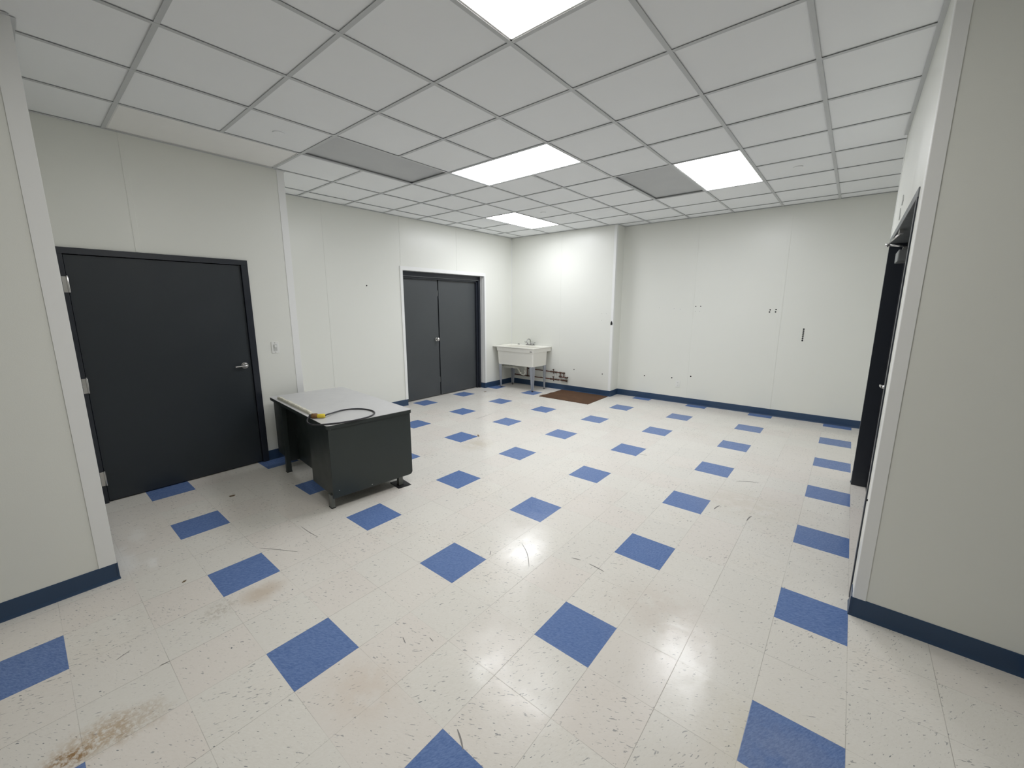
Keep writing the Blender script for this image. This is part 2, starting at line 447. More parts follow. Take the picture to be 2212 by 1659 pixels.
# ceiling edge angles (wall angle trim of the suspended ceiling)
ang = MB()
def edge_x(xf, s, y0, y1): ang.box(min(xf, xf + s * 0.022), max(xf, xf + s * 0.022), y0, y1, H - 0.001, H + 0.0015)
def edge_y(yf, s, x0, x1): ang.box(x0, x1, min(yf, yf + s * 0.022), max(yf, yf + s * 0.022), H - 0.001, H + 0.0015)
edge_x(XNL, 1, -5, YNL); edge_y(YNL, 1, XW1, XNL); edge_x(XW1, 1, YNL, YW1); edge_y(YW1, 1, XW2, XW1)
edge_x(XW2, 1, YW1, YB0); edge_y(YB0, -1, XW2, XJ); edge_x(XJ, 1, YB0, YB1); edge_y(YB1, -1, XJ, 2.4)
edge_x(XR, -1, YNR, YRE); edge_y(YNR, -1, XR, 4.0); edge_y(YRE, 1, XR, 2.4); edge_x(2.4, -1, YRE, YB1)
edge_x(4.0, -1, -5, YNR); edge_y(-5, 1, XNL, 4)

# ---------------------------------------------------------------- baseboards
bn = [0]
def base_x(nm, xf, s, y0, y1):
    pr = [(0, 0), (0.011 * s, 0), (0.008 * s, 0.006), (0.005 * s, 0.020), (0.0042 * s, BH - 0.004), (0.0025 * s, BH), (0, BH)]
    mb = MB()
    A = [mb.bm.verts.new((xf + a, y0, z)) for a, z in pr]; B = [mb.bm.verts.new((xf + a, y1, z)) for a, z in pr]
    mb.bm.faces.new(A); mb.bm.faces.new(B)
    for i in range(len(pr)):
        j = (i + 1) % len(pr); mb.bm.faces.new([A[i], A[j], B[j], B[i]])
    return struct(mb.build('baseboard_' + nm, M_BASE))
def base_y(nm, yf, s, x0, x1):
    pr = [(0, 0), (0.011 * s, 0), (0.008 * s, 0.006), (0.005 * s, 0.020), (0.0042 * s, BH - 0.004), (0.0025 * s, BH), (0, BH)]
    mb = MB()
    A = [mb.bm.verts.new((x0, yf + a, z)) for a, z in pr]; B = [mb.bm.verts.new((x1, yf + a, z)) for a, z in pr]
    mb.bm.faces.new(A); mb.bm.faces.new(B)
    for i in range(len(pr)):
        j = (i + 1) % len(pr); mb.bm.faces.new([A[i], A[j], B[j], B[i]])
    return struct(mb.build('baseboard_' + nm, M_BASE))
base_x('near_left', XNL, 1, -5, YNL + 0.008)
base_y('alcove_left', YNL, 1, XW1, XNL + 0.008)
base_x('left_front', XW1, 1, D1[1] + 0.002, YW1 + 0.008)
base_y('left_return', YW1, 1, XW2, XW1)
base_x('left_back', XW2, 1, YW1, 2.606)
base_x('left_corner', XW2, 1, 4.505, YB0)
base_y('door_reveal', 4.505, -1, XW2 - 0.105, XW2 + 0.006)
base_y('back_left', YB0, -1, XW2, XJ + 0.006)
base_x('back_jog', XJ, 1, YB0 - 0.006, YB1)
base_y('back', YB1, -1, XJ, 2.4)
base_y('near_right', YNR, -1, XR - 0.008, 4.0)
base_x('right', XR, -1, YNR - 0.008, D3[0] - 0.03)
base_x('right_end', XR, -1, D3[1] + 0.02, YRE + 0.006)
base_y('right_return', YRE, 1, XR - 0.006, 2.4)

# ---------------------------------------------------------------- suspended ceiling
GX, GY, GA, GM = -0.50459, 0.42703, 0.003876, 0.61917
ca, sa = math.cos(GA), math.sin(GA)
def G(i, j):        # grid node i (away), j (to the right) in world x, y
    return (GX + j * GM * ca + i * GM * sa, GY - j * GM * sa + i * GM * ca)
fixtures = [  # name, i0, i1, j0, j1, kind
    ('A', -2, 0, 0, 1, 'warm'), ('B', 2, 3, -3, -1, 'cool'), ('C', 4, 6, 0, 1, 'cool'), ('D', 5, 7, -5, -4, 'cool'),
    ('E', 0, 2, -4, -3, 'off'), ('F', 4, 6, -1, 0, 'off'), ('G', -2, 0, -5, -4, 'cream')]
def in_fix(i, j):
    for f in fixtures:
        if f[1] <= i < f[2] and f[3] <= j < f[4]: return f
    return None
I0, I1, J0, J1 = -9, 10, -8, 9
cm = MB(); gm = MB()
ZT = H + 0.0065
for i in range(I0, I1):
    for j in range(J0, J1):
        if in_fix(i, j): continue
        a, b, c, d = G(i, j), G(i + 1, j), G(i + 1, j + 1), G(i, j + 1)
        dz = random.uniform(-0.0008, 0.0008)
        cm.quad((*a, ZT + dz), (*b, ZT + dz), (*c, ZT + dz), (*d, ZT + dz))
# a closed void above, so that nothing shines through the joints
cm.box(-5.2, 4.4, -5.5, 6.4, H + 0.18, H + 0.20)
ceiling = struct(cm.build('ceiling', M_TILE))
def bar(p, q, w=0.0125, z0=H, z1=H + 0.0012):
    p, q = Vector((*p, 0)), Vector((*q, 0)); d = (q - p).normalized(); n = Vector((-d.y, d.x, 0)) * w
    lo = [(v.x, v.y, z0) for v in (p - n, q - n, q + n, p + n)]
    hi = [(v.x, v.y, z1) for v in (p - n, q - n, q + n, p + n)]
    gm.hexa(lo, hi)
def span_bars():
    for i in range(I0, I1 + 1):
        j = J0
        while j < J1:
            f, g_ = in_fix(i - 1, j), in_fix(i, j)
            if not (f and g_ and f is g_): bar(G(i, j), G(i, j + 1)); bar(G(i, j), G(i, j + 1), 0.001, H + 0.0012, H + 0.009)
            j += 1
    for j in range(J0, J1 + 1):
        for i in range(I0, I1):
            f, g_ = in_fix(i, j - 1), in_fix(i, j)
            if not (f and g_ and f is g_): bar(G(i, j), G(i + 1, j), 0.0125, H - 0.0004, H + 0.0012); bar(G(i, j), G(i + 1, j), 0.001, H + 0.0012, H + 0.009)
span_bars()
gm.build('ceiling_grid', M_GRID, ceiling)
ang.build('wall_angle', M_GRID, ceiling)

flab = {
 'A': ('lit warm white ceiling panel cut off by the top of the picture', 'ceiling_light'),
 'B': ('lit white ceiling panel in the middle of the ceiling, lying crosswise', 'ceiling_light'),
 'C': ('lit white ceiling panel beside the grey unlit one, nearest the right wall', 'ceiling_light'),
 'D': ('small-looking lit ceiling panel farthest away, above the sink corner', 'ceiling_light'),
 'E': ('dark grey unlit ceiling panel near the wall with the double doors', 'ceiling_light'),
 'F': ('dark grey unlit ceiling panel touching a lit one, toward the back wall', 'ceiling_light'),
 'G': ('cream unlit ceiling panel against the wall above the single door', 'ceiling_light')}
for nm, i0, i1, j0, j1, kd in fixtures:
    cx_, cy_ = [(a + b) / 2 for a, b in zip(G(i0, j0), G(i1, j1))]
    lx, ly = (j1 - j0) * GM - 0.004, (i1 - i0) * GM - 0.004
    lab, base = flab[nm]
    t = thing(base, lab, 'ceiling light', (cx_, cy_, H), -GA, 'ceiling light panels')
    fr = MB(); hx, hy = lx / 2, ly / 2
    zb = 0.0025; zh = 0.07; wdt = 0.020
    fr.box(-hx, hx, -hy, hy, zh, zh + 0.004)
    for sx in (-1, 1):
        fr.box(sx * hx, sx * (hx - 0.003), -hy, hy, zb, zh)
        fr.box(sx * hx, sx * (hx - wdt), -hy, hy, zb, zb + 0.002)
    for sy in (-1, 1):
        fr.box(-hx, hx, sy * hy, sy * (hy - 0.003), zb, zh)
        fr.box(-hx, hx, sy * hy, sy * (hy - wdt), zb, zb + 0.002)
    fr.build('frame', M_HOUS if kd != 'off' else M_GRID, t)
    q = {'warm': 0.0055, 'cool': 0.0055, 'off': 0.018, 'cream': 0.006}[kd]
    MB().box(-hx + 0.006, hx - 0.006, -hy + 0.006, hy - 0.006, q, q + 0.003).build('diffuser', {'warm': M_LAMPW, 'cool': M_LAMP, 'off': M_LENS_OFF, 'cream': M_LENS_CREAM}[kd], t)

for (x, y, lab) in ((-2.66, 0.118, 'round white sprinkler cover plate on the ceiling near the cream panel'),
                    (0.459, 3.804, 'round white sprinkler cover plate on the ceiling toward the right wall'),
                    (-2.667, 3.834, 'round white sprinkler cover plate beside the farthest lit panel')):
    mb = MB()
    mb.cyl((x, y, H - 0.001), (x, y, H + 0.006), 0.041, 0.043, 32)
    o = mb.build('sprinkler_cover', M_TILE); tag(o, lab, 'sprinkler', 'sprinkler cover plates')

# ---------------------------------------------------------------- door 1 (single)
d1 = struct_empty('door_1', (XW1, -0.55, 0))
def in_door(o, parent):      # world-built mesh under an unrotated empty
    o.parent = parent; o.matrix_parent_inverse = Matrix.Translation(-Vector(parent.location)); return o
def dpart(mb, name, mat, parent, root=None, bevel=0.0):
    o = mb.build(name, mat, None, bevel)
    off = Vector((root or parent).location)
    o.parent = parent
    o.matrix_parent_inverse = Matrix.Translation(-off)
    return o
fr = MB()
fo = 0.018
fr.box(XW1 - 0.10, XW1 + fo, D1[0], D1[0] + 0.052, 0, D1[2] - 0.048)
fr.box(XW1 - 0.10, XW1 + fo, D1[1] - 0.058, D1[1], 0, D1[2] - 0.048)
fr.box(XW1 - 0.10, XW1 + fo, D1[0], D1[1], D1[2] - 0.048, D1[2])
dpart(fr, 'door_frame', M_FRAME, d1, bevel=0.002)
leaf = dpart(MB().box(XW1 - 0.046, XW1 - 0.002, D1[0] + 0.055, D1[1] - 0.061, 0.008, D1[2] - 0.052), 'door_leaf', M_DOOR, d1, bevel=0.002)
dpart(MB().box(XW1 - 0.09, XW1 - 0.05, D1[0] + 0.05, D1[1] - 0.055, 0, D1[2] - 0.045), 'dark_backing', M_DARK, d1)  # plain dark sheet filling the opening behind the leaf
for z in (1.80, 1.008, 0.218):
    mb = MB(); y = D1[0] + 0.038
    mb.box(XW1 - 0.003, XW1 + fo + 0.0035, y - 0.012, y + 0.020, z - 0.060, z + 0.060)
    mb.cyl((XW1 + fo + 0.006, y + 0.018, z - 0.060), (XW1 + fo + 0.006, y + 0.018, z + 0.060), 0.0075, n=14)
    mb.cyl((XW1 + fo + 0.006, y + 0.018, z + 0.060), (XW1 + fo + 0.006, y + 0.018, z + 0.067), 0.005, n=12)
    dpart(mb, 'hinge', M_CHROME, d1, bevel=0.0008)
def lever(parent, root, x, y, z, sx, dy, mat=M_CHROME):
    """rose on plane x, handle pointing along dy, standing out along sx"""
    mb = MB()
    mb.cyl((x, y, z), (x + sx * 0.010, y, z), 0.034, 0.032, 32)
    mb.cyl((x + sx * 0.010, y, z), (x + sx * 0.016, y, z), 0.026, 0.020, 28)
    mb.cyl((x + sx * 0.012, y, z), (x + sx * 0.052, y, z), 0.011, n=18)
    mb.tube([(x + sx * 0.050, y - dy * 0.006, z), (x + sx * 0.055, y + dy * 0.012, z), (x + sx * 0.056, y + dy * 0.05, z - 0.001), (x + sx * 0.054, y + dy * 0.098, z - 0.004)], 0.0095, 14, 2)
    return dpart(mb, 'door_lever', mat, parent, root)
lever(d1, d1, XW1 - 0.002, D1[1] - 0.061 - 0.062, 1.047, 1, -1)

# ---------------------------------------------------------------- door 2 (double)
d2 = struct_empty('door_2', (XW2, 3.55, 0))
cs = MB()   # white casing round the opening and its reveal
ya, yb, yc, yd = D2[0] - 0.046, D2[0] + 0.002, D2[1] - 0.002, D2[1] + 0.034
cs.prism([(ya, BH), (yb, BH), (yb, D2[2] - 0.002), (yc, D2[2] - 0.002), (yc, BH), (yd, BH), (yd, D2[2] + 0.058), (ya, D2[2] + 0.058)], XW2, XW2 + 0.012, 'X')
cs.box(XW2 - 0.105, XW2, D2[1] - 0.003, D2[1] + 0.001, BH, D2[2])
cs.box(XW2 - 0.055, XW2 - 0.045, D2[1] - 0.006, D2[1] - 0.002, BH, D2[2])
cs.box(XW2 - 0.105, XW2, D2[0] - 0.001, D2[0] + 0.003, 0, D2[2])
cs.box(XW2 - 0.105, XW2, D2[0], D2[1], D2[2] - 0.003, D2[2] + 0.001)
dpart(cs, 'door_casing', M_TRIM, d2)
fx = XW2 - 0.105
fr = MB()
fr.box(fx - 0.12, fx, D2[0], D2[0] + 0.05, 0, D2[2]); fr.box(fx - 0.12, fx, D2[1] - 0.048, D2[1], 0, D2[2])
fr.box(fx - 0.095, fx, D2[0] + 0.05, D2[1] - 0.048, D2[2] - 0.075, D2[2])
fr.box(fx - 0.069, fx - 0.030, D2[0] + 0.05, D2[0] + 0.070, 0, D2[2] - 0.07)
fr.box(fx - 0.069, fx - 0.030, D2[1] - 0.085, D2[1] - 0.048, 0, D2[2] - 0.07)
fr.box(fx - 0.069, fx - 0.030, D2[0] + 0.05, D2[1] - 0.048, D2[2] - 0.112, D2[2] - 0.07)
dpart(fr, 'door_frame', M_FRAME, d2, bevel=0.002)
hdr = dpart(MB().box(fx - 0.03, fx + 0.001, D2[0] + 0.05, D2[1] - 0.048, D2[2] - 0.082, D2[2] - 0.075), 'header_strip', M_HEADG, d2)
mid = 3.478
lx0, lx1 = fx - 0.116, fx - 0.072
leafL = dpart(MB().box(lx0, lx1, D2[0] + 0.054, mid - 0.008, 0.010, D2[2] - 0.086), 'door_leaf', M_DOOR_LIT, d2, bevel=0.002)
leafR = dpart(MB().box(lx0, lx1, mid + 0.018, D2[1] - 0.052, 0.010, D2[2] - 0.086), 'door_leaf', M_DOOR_LIT, d2, bevel=0.002)
dpart(MB().box(lx0 + 0.004, lx0 + 0.016, mid - 0.030, mid + 0.050, 0.012, D2[2] - 0.088), 'astragal', M_FRAME, d2)
dpart(MB().box(fx - 0.125, fx - 0.121, D2[0], D2[1], 0, D2[2]), 'dark_backing', M_DARK, d2)  # dark backing sheet, added to darken the gap between the leaves
for z in (1.86, 0.30):
    dpart(MB().box(lx1 - 0.03, lx1 - 0.004, mid - 0.0075, mid + 0.004, z - 0.05, z + 0.05), 'latch_bolt', M_CLOSER, d2)
kb = MB(); ky, kz = mid - 0.068, 1.045
kb.cyl((lx1, ky, kz), (lx1 + 0.012, ky, kz), 0.034, 0.031, 28)
kb.cyl((lx1 + 0.010, ky, kz), (lx1 + 0.045, ky, kz), 0.013, n=18)
kb.sphere((lx1 + 0.058, ky, kz), 0.031, (0.75, 1, 1), 24)
kb.box(lx1 - 0.002, lx1 + 0.004, ky + 0.036, ky + 0.062, kz - 0.03, kz + 0.03)
dpart(kb, 'door_knob', M_CHROME, d2)

# ---------------------------------------------------------------- door 3 (in the right wall)
d3 = struct_empty('door_3', (XR, 2.35, 0))
fr = MB()
fr.box(XR - 0.006, XR + 0.142, D3[0], D3[0] + 0.045, 0, D3[2] - 0.045)
fr.box(XR - 0.006, XR + 0.142, D3[1] - 0.035, D3[1] + 0.022, 0, D3[2] - 0.045)
dpart(fr, 'door_frame', M_FRAME, d3, bevel=0.002)
dpart(MB().box(XR - 0.006, XR + 0.142, D3[0], D3[1] + 0.022, D3[2] - 0.045, D3[2]), 'door_header', M_HEADG, d3, bevel=0.002)
lx0, lx1 = XR + 0.098, XR + 0.140
dm = 2.36
lf1 = dpart(MB().box(lx0, lx1, D3[0] + 0.047, dm - 0.003, 0.01, D3[2] - 0.048), 'door_leaf', M_DOOR_SHADE, d3, bevel=0.002)
lf2 = dpart(MB().box(lx0, lx1, dm + 0.003, D3[1] - 0.038, 0.01, D3[2] - 0.048), 'door_leaf', M_DOOR_SHADE, d3, bevel=0.002)
dpart(MB().box(XR + 0.143, XR + 0.16, D3[0], D3[1], 0, D3[2]), 'dark_backing', M_DARK, d3)  # plain dark sheet filling the opening behind both leaves
cb = MB()
cb.box(lx0 - 0.070, lx0, 2.74, 3.02, 1.955, 2.035, 0.006)
dpart(cb, 'closer_body', M_CLOSER, d3)
ca_ = MB()
ca_.box(lx0 - 0.045, lx0 - 0.025, 2.80, 2.84, 2.035, 2.06)
ca_.tube([(lx0 - 0.034, 2.82, 2.064), (XR - 0.036, 2.86, 2.085)], 0.0075, 10)
ca_.tube([(XR - 0.036, 2.86, 2.085), (XR + 0.012, 2.50, 2.118)], 0.006, 10)
ca_.cyl((XR - 0.036, 2.86, 2.070), (XR - 0.036, 2.86, 2.098), 0.010, n=14)
ca_.box(XR + 0.002, XR + 0.024, 2.44, 2.54, 2.112, 2.140)
dpart(ca_, 'closer_arm', M_CHROME, d3)
lever(d3, d3, lx0, dm + 0.09, 1.062, -1, 1)

# peeled paint above the right door
pk = MB()
for (y, z, w, h, k) in ((2.56, 2.345, 0.05, 0.035, 0.006), (2.66, 2.285, 0.04, 0.025, 0.005), (2.62, 2.252, 0.04, 0.03, 0.005)):
    pk.prism([(y - w, z - h * 0.2), (y, z - h), (y + w * 0.6, z - h * 0.1), (y + w * 0.1, z + h)], XR - k, XR - 0.0005, 'X')
o = dpart(pk, 'peeled_paint', M_PLATE2, w_r); o.matrix_parent_inverse = Matrix.Identity(4)

# ---------------------------------------------------------------- holes left in the walls
def hole_y(par, x, z, yf, r=0.008, mat=M_DARK):
    MB().cyl((x, yf - 0.0012, z), (x, yf + 0.006, z), r, n=14).build('screw_hole', mat, par)
def hole_x(par, y, z, xf, r=0.008, mat=M_DARK):
    MB().cyl((xf - 0.006, y, z), (xf + 0.0012, y, z), r, n=14).build('screw_hole', mat, par)
for x, z in ((-1.690, 0.405), (-1.211, 0.419), (-0.905, 0.477)): hole_y(w_b1, x, z, YB1, 0.011)
for x, z in ((0.118, 1.574), (0.190, 1.578), (0.112, 1.544), (0.187, 1.546)): hole_y(w_b1, x, z, YB1, 0.010)
for k in range(7): hole_y(w_b1, 0.5475, 1.309 - k * 0.0268, YB1, 0.011)
for x, z in ((-0.914, 1.624), (-0.840, 1.626)): hole_y(w_b1, x, z, YB1, 0.008)
for x, z in ((-0.917, 1.545), (-0.85, 1.545), (-1.155, 1.58), (-1.255, 1.588), (-1.50, 1.60)): hole_y(w_b1, x, z, YB1, 0.006, M_PLATE2)
for x, z in ((-2.957, 0.431), (-2.36, 0.403)): hole_y(w_b0, x, z, YB0, 0.010)
for x, z in ((-2.42, 1.50), (-2.42, 1.38), (-2.33, 1.50)): hole_y(w_b0, x, z, YB0, 0.006, M_PLATE2)
hole_x(w_2, 1.965, 1.933, XW2, 0.011)
MB().prism([(XJ - 0.040, 1.300), (XJ - 0.006, 1.305), (XJ - 0.006, 1.335), (XJ - 0.022, 1.372), (XJ - 0.038, 1.345)], YB0 - 0.012, YB0 - 0.004, 'Y').build('torn_hole', M_DARK, w_b0)
MB().cyl((XR - 0.0055, 1.30, 0.62), (XR + 0.004, 1.30, 0.62), 0.006, n=12).build('screw_hole', M_DARK, w_nr)

# ---------------------------------------------------------------- light switch and outlet
sw = thing('light_switch', 'white dimmer switch plate on the wall between the single door and the desk', 'light switch', (XW1, 0.284, 1.205))
MB().box(0, 0.006, -0.036, 0.036, -0.060, 0.060, 0.002).build('cover_plate', M_PLATE, sw)
MB().box(0.005, 0.010, -0.017, 0.017, -0.034, 0.034, 0.001).build('switch_body', M_PLATE2, sw)
MB().box(0.009, 0.018, -0.010, 0.010, 0.002, 0.026, 0.002).build('slider', M_PLATE, sw)
for z in (-0.049, 0.049): MB().cyl((0.005, 0, z), (0.0075, 0, z), 0.0035, n=10).build('screw', M_CHROME, sw)
ol = thing('wall_outlet', 'white power outlet low on the back wall above the blue baseboard', 'outlet', (-1.104, YB1, 0.327))
MB().box(-0.036, 0.036, -0.006, 0, -0.058, 0.058, 0.002).build('cover_plate', M_PLATE, ol)
for z in (-0.024, 0.022):
    mb = MB(); mb.box(-0.017, 0.017, -0.008, -0.004, z - 0.014, z + 0.014, 0.003); s_ = mb.build('socket', M_PLATE, ol)
    mb = MB()
    for dx in (-0.007, 0.005): mb.box(dx, dx + 0.002, -0.0085, -0.007, z - 0.003, z + 0.006)
    mb.cyl((0, -0.0085, z - 0.008), (0, -0.007, z - 0.008), 0.0025, n=10)
    mb.build('socket_slots', M_DARK, s_)

# ---------------------------------------------------------------- desk
DA = math.radians(5.461)
desk = thing('office_desk', 'grey steel office desk with a light laminate top, beside the single door', 'desk', (-1.9797, -0.0220, 0), -DA)
L_, W_ = 1.490, 0.760
def dbox(a0, a1, b0, b1, z0, z1, bev=0.0, mb=None):
    mb = mb or MB(); mb.box(-a1, -a0, b0, b1, z0, z1, bev); return mb
def rounded_rect(a0, a1, b0, b1, r=0.02, n=4):
    pts = []
    for (cx_, cy_, st) in ((-a0 - r, b1 - r, 0), (-a1 + r, b1 - r, 1), (-a1 + r, b0 + r, 2), (-a0 - r, b0 + r, 3)):
        for k in range(n + 1):
            t = (st + k / n) * PI / 2
            pts.append((cx_ + r * math.cos(t), cy_ + r * math.sin(t)))
    return pts
MB().prism(rounded_rect(0.0, L_, 0, W_, 0.022), 0.7165, 0.720).build('desktop', M_DESKT, desk)
MB().prism(rounded_rect(0.001, L_ - 0.001, 0.001, W_ - 0.001, 0.022), 0.688, 0.7165).build('top_edge', M_DESKG, desk)
# right-hand end panel, rounded lower back corner
ep = []
for (y, z) in ((0.012, 0.688), (0.012, 0.105), (W_ - 0.045, 0.105)): ep.append((y, z))
for k in range(1, 5):
    t = -PI / 2 + k * PI / 8; ep.append((W_ - 0.045 + 0.03 * math.cos(t), 0.135 + 0.03 * math.sin(t)))
ep.append((W_ - 0.015, 0.688))
pd = MB()
pd.prism(ep, -0.026, -0.012, 'X')
dbox(0.026, 0.50, 0.030, 0.045, 0.105, 0.688, 0, pd)           # face towards the knee side
dbox(0.488, 0.50, 0.045, W_ - 0.03, 0.105, 0.688, 0, pd)
dbox(0.026, 0.488, 0.045, W_ - 0.03, 0.105, 0.117, 0, pd)
dbox(0.026, 0.488, W_ - 0.045, W_ - 0.03, 0.117, 0.688, 0, pd)
pd.build('pedestal', M_DESKG, desk, bevel=0.003)
pl = MB()
dbox(1.17, 1.472, 0.030, 0.045, 0.125, 0.688, 0, pl)
dbox(1.17, 1.182, 0.045, W_ - 0.03, 0.095, 0.688, 0, pl)
dbox(1.460, 1.472, 0.045, W_ - 0.03, 0.125, 0.688, 0, pl)
dbox(1.182, 1.460, W_ - 0.045, W_ - 0.03, 0.125, 0.688, 0, pl)
dbox(1.182, 1.460, 0.045, W_ - 0.045, 0.125, 0.137, 0, pl)
pl.build('pedestal', M_DESKG, desk, bevel=0.003)
dbox(0.50, 1.17, 0.135, 0.147, 0.095, 0.688).build('modesty_panel', M_DESKG, desk)
def dleg(a0, a1, b0, b1, zt, foot=True, mat=M_DESKLEG):
    o = dbox(a0, a1, b0, b1, 0.006, zt).build('leg', mat, desk, bevel=0.002)
    dbox(a0 - 0.002, a1 + 0.002, b0 - 0.002, b1 + 0.002, 0.0, 0.008).build('leg_foot', M_RUBBER, o)
dleg(0.066, 0.116, 0.013, 0.043, 0.117)
dleg(0.066, 0.106, 0.630, 0.672, 0.110)
dleg(1.128, 1.172, 0.000, 0.044, 0.688, mat=M_DESKG)
dleg(1.30, 1.34, 0.640, 0.680, 0.13)
pad = MB(); pad.box(-0.088, 0.088, -0.064, 0.064, 0, 0.004, 0.001)
pad = pad.build('floor_pad', M_RUBBER); pad.location = (-2.016, 0.648, 0); pad.rotation_euler = (0, 0, math.radians(-8))
tag(pad, 'black rubber pad on the floor under one leg of the desk', 'pad')
# chips on the end panel
for (y, z, r) in ((0.065, 0.165, 0.0035), (0.345, 0.125, 0.0045), (0.03, 0.682, 0.003)):
    MB().prism([(y - r, z), (y, z - r * 0.6), (y + r * 1.3, z + r * 0.5), (y, z + r)], -0.0118, -0.0112, 'X').build('paint_chip', M_PLATE, desk)

def D(a, b, z):     # desk local -> world
    x, y = -a, b
    return (-1.9797 + x * math.cos(-DA) - y * math.sin(-DA), -0.0220 + x * math.sin(-DA) + y * math.cos(-DA), z)
# broken plaster strip lying on the desk
st = MB()
N = 26
rows = []
for k in range(N + 1):
    a = 1.325 - 0.875 * k / N
    j = random.uniform(-0.004, 0.004); hz = 0.026 + random.uniform(-0.006, 0.003)
    b0 = 0.030 + 0.004 * k / N; b1 = 0.066 + j * 1.5
    if k in (0, N): hz *= 0.7
    rows.append([D(a, b0, 0.7202), D(a, b1, 0.7202), D(a, b1 - 0.004, 0.720 + hz * 0.8), D(a, b0 + 0.008 + j * 0.5, 0.720 + hz), D(a, b0 + 0.001, 0.720 + hz * 0.75)])
vr = [[st.bm.verts.new(p) for p in r] for r in rows]
for A, B in zip(vr, vr[1:]):
    for k in range(5): st.bm.faces.new([A[k], A[(k + 1) % 5], B[(k + 1) % 5], B[k]])
st.bm.faces.new(vr[0]); st.bm.faces.new(vr[-1])
o = st.build('plaster_strip', M_PLAST); tag(o, 'long broken off-white plaster strip lying along the front edge of the desktop', 'strip')
# cord
cord = thing('power_cord', 'black power cord with brown and yellow plug halves looped on the desktop', 'cord')
zc = 0.7275
pts = [D(0.252, 0.088, 0.741), D(0.262, 0.115, 0.745), D(0.300, 0.165, 0.738), D(0.355, 0.235, 0.731), D(0.380, 0.310, 0.729), D(0.345, 0.400, zc), D(0.265, 0.455, zc), D(0.165, 0.470, zc), D(0.085, 0.448, zc),
       D(0.022, 0.390, zc + 0.001), D(-0.010, 0.320, zc + 0.001), D(-0.016, 0.200, zc - 0.001), D(0.004, 0.070, zc), D(0.055, -0.022, zc - 0.002), D(0.14, -0.062, 0.716), D(0.235, -0.060, 0.712), D(0.295, -0.040, 0.722), D(0.328, -0.012, 0.737), D(0.330, -0.002, 0.739)]
MB().tube(pts, 0.0064, 10, 3).build('cable', M_CORD, cord)
def plug(mb, p0, p1, r, flat=0.85):
    mb.tube([p0, tuple(a * 0.9 + b * 0.1 for a, b in zip(p0, p1)), tuple(a * 0.1 + b * 0.9 for a, b in zip(p0, p1)), p1], r, 16, 0, [r * 0.7, r, r, r * 0.7])
mb = MB(); plug(mb, D(0.336, -0.006, 0.738), D(0.318, 0.010, 0.738), 0.0165); mb.build('strain_relief', M_PUTTY, cord)
mb = MB(); plug(mb, D(0.322, 0.006, 0.739), D(0.290, 0.042, 0.7415), 0.0210); mb.build('plug', M_BROWN, cord)
mb = MB(); plug(mb, D(0.292, 0.040, 0.738), D(0.250, 0.089, 0.740), 0.0175); mb.build('connector', M_YELLOW, cord)

# ---------------------------------------------------------------- utility sink
SX0, SX1, SY0, SY1, SZ = -4.496, -3.470, 4.722, 5.345, 0.846
sink = thing('utility_sink', 'white floor-standing laundry sink with grey metal legs in the far corner', 'sink', ((SX0 + SX1) / 2, (SY0 + SY1) / 2, 0))
def spart(mb, name, mat, parent=None, bevel=0.0):
    o = mb.build(name, mat, None, bevel); o.parent = parent or sink
    if parent is None: o.matrix_parent_inverse = Matrix.Translation(-Vector(sink.location))
    return o
def ring(x0, x1, y0, y1, r, z, n=4):
    out = []
    for (cx_, cy_, st_) in ((x1 - r, y1 - r, 0), (x0 + r, y1 - r, 1), (x0 + r, y0 + r, 2), (x1 - r, y0 + r, 3)):
        for k in range(n + 1):
            t = (st_ + k / n) * PI / 2
            out.append((cx_ + r * math.cos(t), cy_ + r * math.sin(t), z))
    return out
tb = MB()
prof = [  # outside going up, over the rim, inside going down
    ring(-4.365, -3.505, 4.752, 5.205, 0.020, 0.484), ring(-4.385, -3.490, 4.738, 5.215, 0.022, 0.752),
    ring(-4.395, -3.482, 4.731, 5.215, 0.022, 0.754), ring(-4.395, -3.482, 4.731, 5.34, 0.022, 0.756), ring(-4.400, -3.480, 4.728, 5.34, 0.022, 0.826),
    ring(SX0, SX1, SY0, SY1, 0.020, 0.828), ring(SX0 - 0.002, SX1 + 0.002, SY0 - 0.002, SY1, 0.022, 0.836), ring(SX0, SX1, SY0, SY1, 0.020, SZ),
    ring(SX0 + 0.045, SX1 - 0.045, SY0 + 0.045, SY1 - 0.125, 0.040, SZ - 0.001), ring(SX0 + 0.055, SX1 - 0.055, SY0 + 0.055, SY1 - 0.135, 0.045, SZ - 0.012),
    ring(-4.350, -3.525, 4.79, 5.17, 0.05, 0.54), ring(-4.30, -3.57, 4.83, 5.13, 0.05, 0.515)]
vr = [[tb.bm.verts.new(p) for p in r] for r in prof]
for A, B in zip(vr, vr[1:]):
    n = len(A)
    for k in range(n):
        f = tb.bm.faces.new([A[k], A[(k + 1) % n], B[(k + 1) % n], B[k]])
tb.bm.faces.new(vr[0]); tb.bm.faces.new(vr[-1])
basin = spart(tb, 'basin', M_SINK, bevel=0.002)
lg = MB(); lg.prism([(-3.568, 0.780), (-3.560, 0.776), (-3.513, 0.774), (-3.506, 0.777), (-3.512, 0.783), (-3.545, 0.786)], SY0 + 0.0045, SY0 + 0.008, 'Y')
lg = spart(lg, 'maker_mark', M_PUTTY)
